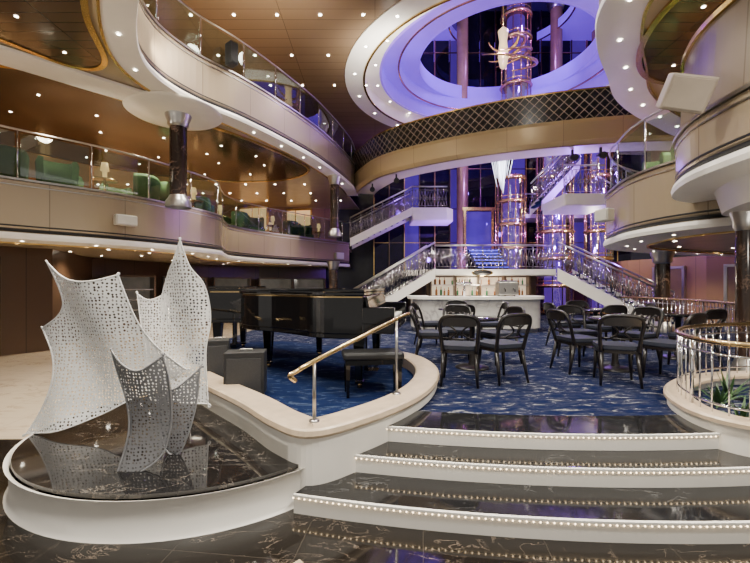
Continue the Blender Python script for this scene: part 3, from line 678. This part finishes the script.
for zz in (1.265,1.615):
    xs=2.25 if zz<1.5 else 1.95
    while xs<4.9:
        s=b0 if random.random()<.6 else g0; o=s.copy(); COL.objects.link(o); o.location=(xs,13.0+random.uniform(-.06,.06),zz); k=random.uniform(.7,.95); o.scale=(k,k,k); xs+=random.uniform(.1,.34)
def machine(x,y,w=.5):
    r=thing('coffee_machine',(x,y,1.31),'steel coffee machine on the bar counter','coffee machine')
    M().box((0,0,.2),(w,.34,.34)).obj('body',STEEL,r,bevel=.02)
    M().box((0,0,.385),(w-.06,.3,.04)).obj('cup_tray',CHROME,r,bevel=.01)
    for k in(-.12,.12): M().tube([(k,-.17,.2),(k,-.26,.18),(k,-.27,.12)],.015,6).obj('spout',DARKM,r)
    for k in(-.2,.2): M().lathe((k,0,0),[(.02,0),(.02,.04)],8).obj('foot',DARKM,r)
machine(3.4,10.32)
def beertap(x,y):
    r=thing('beer_tap',(x,y,1.31),'chrome beer tap tower on the bar counter','beer tap')
    M().tube([(0,0,0),(0,0,.34)],.03,10).obj('column_pipe',CHROME,r)
    M().tube([(-.2,0,.34),(.2,0,.34)],.03,10).obj('cross_pipe',CHROME,r)
    for k in(-.14,0,.14): M().tube([(k,-.03,.36),(k,-.08,.44)],.012,6).obj('tap_handle',DARKM,r)
beertap(2.3,10.3)
th=thing('oval_sign',(3.35,12.5,1.98),'dark oval sign on mezzanine edge','sign')
M().lathe((0,0,0),[(.001,.03),(.95,.03),(1,0)],32).obj('plate',DARKM,th); M().lathe((0,0,0),[(1,0),(1.12,.01),(1.12,.04),(.97,.035)],32).obj('rim',GOLD,th)
for c in ALLCH(th): c.rotation_euler=(math.pi/2,0,0); c.scale=(.3,.09,.5)
# ---------------------------------------------------------------- planter with railing
th=thing('planter',(3.4,3.6,0),'curved white planter wall with beige coping','planter')
pc=cr([(5.6,5.0),(4.4,4.98),(3.6,4.68),(3.05,4.18),(2.80,3.65),(2.80,3.28),(3.02,3.05),(3.5,2.99),(5.2,2.99)],9)
M().sweep(pc,[(0,0),(0,.48),(.12,.48),(.12,0)],pc=True).obj('wall_skirt',WHITE,th,world=True)
M().sweep(pc,[(-.03,.48),(-.03,.51),(-.01,.525),(.17,.525),(.19,.51),(.19,.48)],pc=True).obj('coping',CURB,th,world=True)
M().prism(offs(pc,.1),.28,.38).obj('soil',SOIL,th,world=True)
th=thing('curved_railing',(3.4,3.6,.53),'curved steel balustrade with slim brass handrail','railing')
rp=offs(pc,.09)
M().tube([(x,y,1.12) for x,y in rp],.024,10).obj('handrail',BRASS,th,world=True)
M().tube([(x,y,1.02) for x,y in rp],.010,6).obj('upper_bar',CHROME,th,world=True)
M().tube([(x,y,.60) for x,y in rp],.010,6).obj('lower_bar',CHROME,th,world=True)
for i,p in enumerate(resample(rp,.13)):
    m=M(); m.tube([(p[0],p[1],.525),(p[0],p[1],1.11)],.016 if i%5==0 else .007,6)
    m.obj('baluster',CHROME,th,world=True)
th=thing('floor_railing',(6.1,7.6,.39),'long curved steel balustrade beside the dining floor','railing')
rq=cr([(5.35,5.35),(5.8,6.4),(6.2,7.6),(6.35,8.8),(6.1,9.9)],8)
M().tube([(x,y,1.30) for x,y in rq],.026,10).obj('handrail',BRASS,th,world=True)
M().tube([(x,y,1.2) for x,y in rq],.010,6).obj('upper_bar',CHROME,th,world=True)
M().tube([(x,y,.48) for x,y in rq],.010,6).obj('lower_bar',CHROME,th,world=True)
for i,p in enumerate(resample(rq,.13)):
    M().tube([(p[0],p[1],.39),(p[0],p[1],1.29)],.018 if i%6==0 else .008,6).obj('baluster',CHROME,th,world=True)
def plant(x,y,z,s,label):
    r=thing('agave_plant',(x,y,z),label,'plant','planter plants')
    m=M()
    for i in range(24):
        a=random.random()*6.28; t=random.uniform(.25,1.1); L=s*random.uniform(.7,1.1)
        d=Vector((math.cos(a)*math.sin(t),math.sin(a)*math.sin(t),math.cos(t))); sd=Vector((-math.sin(a),math.cos(a),0))
        vs=[]
        for k,w in enumerate((.014,.022,.015,.002)):
            p=d*L*k/3-Vector((0,0,.04*k*k/3*t)); vs+=[p-sd*w*s*2.4,p+sd*w*s*2.4]
        m.add(vs,[(0,1,3,2),(2,3,5,4),(4,5,7,6)],True)
    m.obj('leaves',LEAF,r)
    M().lathe((0,0,0),[(.0,-.02),(.05,-.02),(.04,.05),(0,.06)],10).obj('crown',LEAF,r)
for x,y,s in ((3.2,3.5,.30),(3.45,4.0,.32),(3.5,3.35,.30),(3.85,3.65,.36),(3.8,4.3,.36),(4.3,3.9,.38)):
    plant(x,y,.38,s,'spiky green agave plant in the planter')
# ---------------------------------------------------------------- speakers / fixtures
def wallspk(x,y,z,rz,s,label,mat=LGREY,tilt=0,name='wall_speaker',roll=0):
    r=thing(name,(x,y,z),label,'speaker'); r.rotation_euler=(tilt,roll,rz)
    M().box((0,0,0),(s[0],s[1],s[2])).obj('body',mat,r,bevel=.02)
    M().box((0,-s[1]/2-.008,0),(s[0]*.88,.016,s[2]*.84)).obj('grille',mat,r,bevel=.005)
    M().box((0,s[1]/2+.04,0),(s[0]*.2,.1,s[2]*.2)).obj('bracket',STEEL,r)
wallspk(-5.33,8.55,2.98,math.atan2(1.2,.95),(.42,.16,.22),'pale rectangular wall speaker on balcony fascia')
wallspk(3.40,4.38,3.70,-.35,(.42,.34,.36),'large tilted beige box speaker on near balcony',simple('beige_box',(.26,.21,.16),.5),tilt=.45,roll=.3)
wallspk(-3.3,9.2,6.9,.9,(.2,.24,.5),'black hanging speaker on upper balcony rail',DARKM)
wallspk(-1.6,17.9,2.9,.6,(.4,.2,.3),'pale wall speaker on far balcony fascia')
wallspk(4.62,8.05,3.0,-1.2,(.3,.2,.25),'pale wall speaker on balcony fascia')
for x,y in ((.75,14.1),(5.7,11.55),(6.4,11.35),(-.1,15.4)):
    r=thing('stage_light',(x,y,5.5),'black stage spotlight hanging under the bridge','stage light','stage spotlights')
    M().box((0,0,-.06),(.06,.06,.14)).obj('yoke',DARKM,r)
    M().tube([(0,.1,-.18),(0,-.16,-.26)],[.07,.10],12).obj('lamp_body',DARKM,r)
# ---------------------------------------------------------------- furniture on balconies and shops
def armchair(x,y,z,rz):
    r=thing('lounge_armchair',(x,y,z),'green velvet lounge armchair by the balcony rail','armchair','green lounge armchairs',rz)
    M().box((0,0,.33),(.6,.6,.2)).obj('seat',GREENF,r,bevel=.06)
    back=cr([(-.34,.05),(-.33,-.18),(-.2,-.31),(0,-.34),(.2,-.31),(.33,-.18),(.34,.05)],4)
    M().sweep(back,[(0,.30),(-.02,.78),(.02,.88),(.10,.86),(.11,.30)],pc=True,smooth=True).obj('backrest',GREENF,r)
    for a in(-.24,.24):
        for b_ in(-.24,.24): M().tube([(a,b_,0),(a,b_,.24)],.02,6).obj('leg',CHAIRW,r)
    return r
def lounge_table(x,y,z):
    r=thing('side_table',(x,y,z),'small round brass side table between armchairs','side table','balcony side tables')
    M().lathe((0,0,0),[(.001,.62),(.25,.62),(.26,.6),(.24,.59),(.001,.59)],20).obj('table_top',BRASS,r)
    M().lathe((0,0,0),[(.03,.59),(.03,.05),(.16,.02),(.16,0)],16).obj('stand',BRASS,r)
    M().lathe((0,0,0),[(.04,.62),(.05,.80),(.09,.82),(.06,1.0),(.001,1.0)],16).obj('lantern',WARMG,r)
A0=None
for off,st in ((.75,.85),(2.2,1.2)):
    pp=resample(offs(L1,off),st)
    for i,(p,q) in enumerate(zip(pp[1:-1],pp[2:])):
        a=math.atan2(q[1]-p[1],q[0]-p[0])+(math.pi if i%3==1 else .3)+random.uniform(-.3,.3)
        if math.dist(p,(-4.45,9.05))<.8 or p[0]<-13: continue
        if i%3==2: lounge_table(p[0],p[1],3.37); continue
        if A0 is None: A0=armchair(p[0],p[1],3.37,a)
        else: clone(A0,(p[0],p[1],3.37),a)
for x,y,a in ((5.8,8.3,1.5),(5.7,7.2,1.8),(6.6,9.4,1.2)): clone(A0,(x,y,3.37),a)
def cabinet(x,y,rz,z0,label,w=1.5,h=1.9,mat=DIMG):
    r=thing('display_cabinet',(x,y,z0),label,'cabinet','dark display cabinets',rz)
    M().box((0,.18,h/2),(w,.04,h)).obj('back_panel',mat,r)
    m=M(); m.box((-w/2,0,h/2),(.06,.4,h)); m.box((w/2,0,h/2),(.06,.4,h)); m.box((0,0,h),(w+.06,.4,.06)); m.box((0,0,.2),(w,.4,.4)); m.obj('body',DARKW,r)
    for z in(.75,1.1,1.45): M().box((0,0,z),(w-.06,.34,.025)).obj('shelf',STEEL,r)
for x,y,a in((-8.3,13.5,.9),(-7.4,15.6,.6),(-6.2,17.3,.6),(-4.6,18.6,.4),(-3.2,19.4,.3)):
    cabinet(x,y,a,0,'dark display cabinet with dim shelves')
for i,(x,y,rz) in enumerate(((-13.6,9,-1.5+3.14),(-12.6,12.6,-1.2+3.14),(-11,16,-.9+3.14),(-9,18.3,-.5+3.14),(-6,19.6,-.3+3.14),(13.2,8,1.57),(13.2,11,1.57),(-11.8,14.3,-1.1+3.14),(-4,20.2,-.2+3.14))):
    th=thing('lit_window',(x,y,3.9),'warm backlit wall panel with gold frame on balcony level','wall panel','backlit wall panels',rz)
    M().box((0,0,.8),(1.6,.05,1.3)).obj('lit_pane',WARMG,th)
    m=M(); m.box((-.83,0,.8),(.07,.1,1.45)); m.box((.83,0,.8),(.07,.1,1.45)); m.box((0,0,1.5),(1.7,.1,.07)); m.box((0,0,.1),(1.7,.1,.07)); m.box((0,0,.8),(.04,.09,1.3)); m.obj('frame',GOLD,th)
# ---------------------------------------------------------------- downlights
dl=None
def downlight(x,y,z,s=1):
    global dl
    if dl is None:
        m=M(); m.lathe((0,0,0),[(.045,-.004),(.06,-.008),(.07,0)],16,0); m.lathe((0,0,0),[(.0005,-.003),(.045,-.004)],16,1)
        dl=m.obj('downlight',[CHROME,LAMP]); tag(dl,'small round recessed ceiling downlight','ceiling light','recessed downlights'); dl.location=(x,y,z); dl.scale=(s,s,s); return
    o=dl.copy(); COL.objects.link(o); o.location=(x,y,z); o.scale=(s,s,s)
for p in resample(offs(L2,.2),1.1)[2:-1]: downlight(p[0],p[1],5.49,.55)
for p in resample(offs(R2,.28),1.0)[2:-1]: downlight(p[0],p[1],5.49,.55)
for p in resample(offs(L1,.4),1.2): downlight(p[0],p[1],2.445,.6)
for p in resample(offs(R1,.4),1.0): downlight(p[0],p[1],2.445,.5)
for x,y in ((-4.2,3.5),(-4.7,4.6),(-5.2,5.8),(-5.2,6.7),(-5.9,4.9),(-6.3,5.5),(-4.2,5.2),(-6.9,4.5),
            (-6.9,8.2),(-8.2,9),(-7,10.2),(-5.6,10.6),(-4.3,11.2),(-8.8,10.8),(-6.6,12.2),(-5,12.8),(-3.6,13),(-7.6,12.9),(-4.4,14.1),(-6,14.1),(-6.4,9.2),(-7.8,8.0),(-7.8,11.6),(-5.8,11.6),(-8.8,12.2),(-9.6,10.2),(-3.6,12.1),(-6.8,13.4),(-5.0,11.9)):
    downlight(x,y,5.495,.55)
for i in range(9):
    for j in range(3): downlight(-10.8+i*1.15,15.6+j*1.5,5.525,.85)
for x,y in((4.6,5.6),(5.2,6.4),(5.9,5.6),(6.2,6.9),(5.3,7.1)): downlight(x,y,5.495,.55)
for i in range(8):
    for j in range(6): downlight(-8.0+i*1.1,4.8+j*1.8,8.49,.85)
for k in range(20):
    a=2*math.pi*k/20+.1
    downlight(4.25+4.93*math.cos(a),13.5+4.93*math.sin(a),8.465,.9)
    downlight(4.4+4.4*math.cos(a),13.8+4.4*math.sin(a),8.945,.9)
for x,y in ((-8,10.5),(-7,12),(-7.2,14.2),(-5.6,13.5),(-5.8,15.8),(-4.4,16.8),(-3.2,18.4),(-9,9),(-9.5,8),(-10,7),(-6.2,11),(-6.6,9.9),(-8.2,12),(-6.4,16.9),(-6.3,12.6),(-4.8,14.8)): downlight(x,y,2.475,.85)
for x,y in ((6.5,7),(7.5,8),(8,6.5),(7,9.2),(6,8),(8.5,9.5),(9.5,10.5)): downlight(x,y,2.475,.8)
# ---------------------------------------------------------------- lights
K=2.75
def spot(x,y,z,e,col,ang=140,r=.12,tgt=None,blend=.8):  # some sit at downlights, others are added spots without a fixture
    l=bpy.data.lights.new('downlight_and_added_spot','SPOT'); l.energy=e*K; l.color=col; l.spot_size=math.radians(ang); l.spot_blend=blend; l.shadow_soft_size=r
    o=bpy.data.objects.new('downlight_and_added_spot',l); o.location=(x,y,z); COL.objects.link(o)
    if tgt: o.rotation_euler=(Vector(tgt)-Vector((x,y,z))).to_track_quat('-Z','Y').to_euler()
W=(1,.86,.65); NW=(1,.94,.83)
for x,y in((-4.5,4.5),(-5.6,9.8),(-8.2,10),(-3.6,13),(-7,13.5),(-2,3.3),(-10,15.5),(-10.5,8.5),(-7.5,17.5)): spot(x,y,5.4,200,W)
for x,y in((-7.6,10.6),(-6.4,13.5),(-4.4,16.8),(-9.3,8)): spot(x,y,2.4,80,W,150)
for x,y in((-3,7),(-5,11),(-1,10),(1.5,6.5),(0,3)): spot(x,y,8.3,430,NW,130,.2)
for x,y in((5,5.5),(6.2,7.2)): spot(x,y,5.4,180,W)
for x,y in((6.6,7.4),(7.6,9),(4.3,3.2),(9.2,11.8),(11,10)): spot(x,y,2.4 if y>4 else 2.48,80,W,150)
spot(-1.2,1.2,5.5,380,NW,100,.3,(-1.7,3.8,.5))  # added spots without fixtures, brightening platform, steps and bar front
spot(2.4,1.2,5.4,460,NW,110,.3,(2.0,3.4,.2))
spot(2.6,8.6,5.4,260,NW,100,.2,(2.6,10.4,.8))
spot(2.4,9.0,8.3,300,NW,110,.2)
spot(-6.2,7.6,4.55,28,W,150,.15,(-6.6,10.5,5.5))  # added uplights without fixtures, brightening ceilings and soffits
spot(-5.2,4.6,3.8,28,W,140,.2,(-5.2,5.2,5.5))
spot(-2.2,9.0,6.9,90,W,140,.2,(-2.4,9.6,8.5))
spot(.4,11.2,7.2,170,NW,140,.2,(.4,11.6,8.5))
spot(3.0,7.4,7.2,140,NW,140,.2,(3.6,8.6,8.6))
spot(3.4,2.2,2.2,32,NW,140,.2,(3.6,4.6,2.9))
spot(-4.0,7.4,6.0,60,W,150,.2,(-3.0,14,6.2))
def pt(x,y,z,e,col,r=.25):  # added point lights without fixtures, violet and warm fill
    l=bpy.data.lights.new('added_point_light','POINT'); l.energy=e; l.color=col; l.shadow_soft_size=r
    o=bpy.data.objects.new('added_point_light',l); o.location=(x,y,z); COL.objects.link(o)
BL=(.30,.09,1)
for x,y,z,e,tx in((3.0,15.6,3.0,200,3.0),(6.6,14.6,3.2,260,7.2),(9.4,14.6,5.6,230,9.6),(1.2,17.0,5.4,70,1.0),(5.2,15.2,6.8,200,5.4),(7.4,14.2,4.6,200,8.0),(6.2,15.0,10.8,170,7.0),(3.0,15.4,10.9,130,3.0)):
    spot(x,y,z,e,BL,150,.12,(tx,19,z+.6))  # added violet wash aimed at the back wall, no fixture
for x,y,z,e in((6.3,12.6,4.95,150),(7.6,12.4,2.6,150),(4.7,14.6,10.1,90),(6.5,16.4,12.9,240),(1.5,14.2,9.15,40),(4.6,14.4,3.2,70)): pt(x,y,z,e,BL,.1)
for x,y,z,e in((11,9,4.6,150),(3.4,12.4,1.75,60),(-9,13,7.5,120),(4.6,14.6,10.6,170),(6.6,15.2,5.4,140),(8.3,15.2,3.2,110),(8.4,14.9,6.6,120)): pt(x,y,z,e,W,.1)
w=bpy.data.worlds.new('World'); bpy.context.scene.world=w; w.use_nodes=True
bg=w.node_tree.nodes['Background']; bg.inputs[0].default_value=(1,.94,.85,1); bg.inputs[1].default_value=.6  # added ambient fill, entering from the open side behind the camera
# ---------------------------------------------------------------- camera
cam=bpy.data.cameras.new('camera'); cam.sensor_width=36; cam.lens=19.2; cam.shift_y=.0047
co=bpy.data.objects.new('camera',cam); co.location=(0,0,EYE); co.rotation_euler=(math.pi/2,0,0); COL.objects.link(co)
bpy.context.scene.camera=co
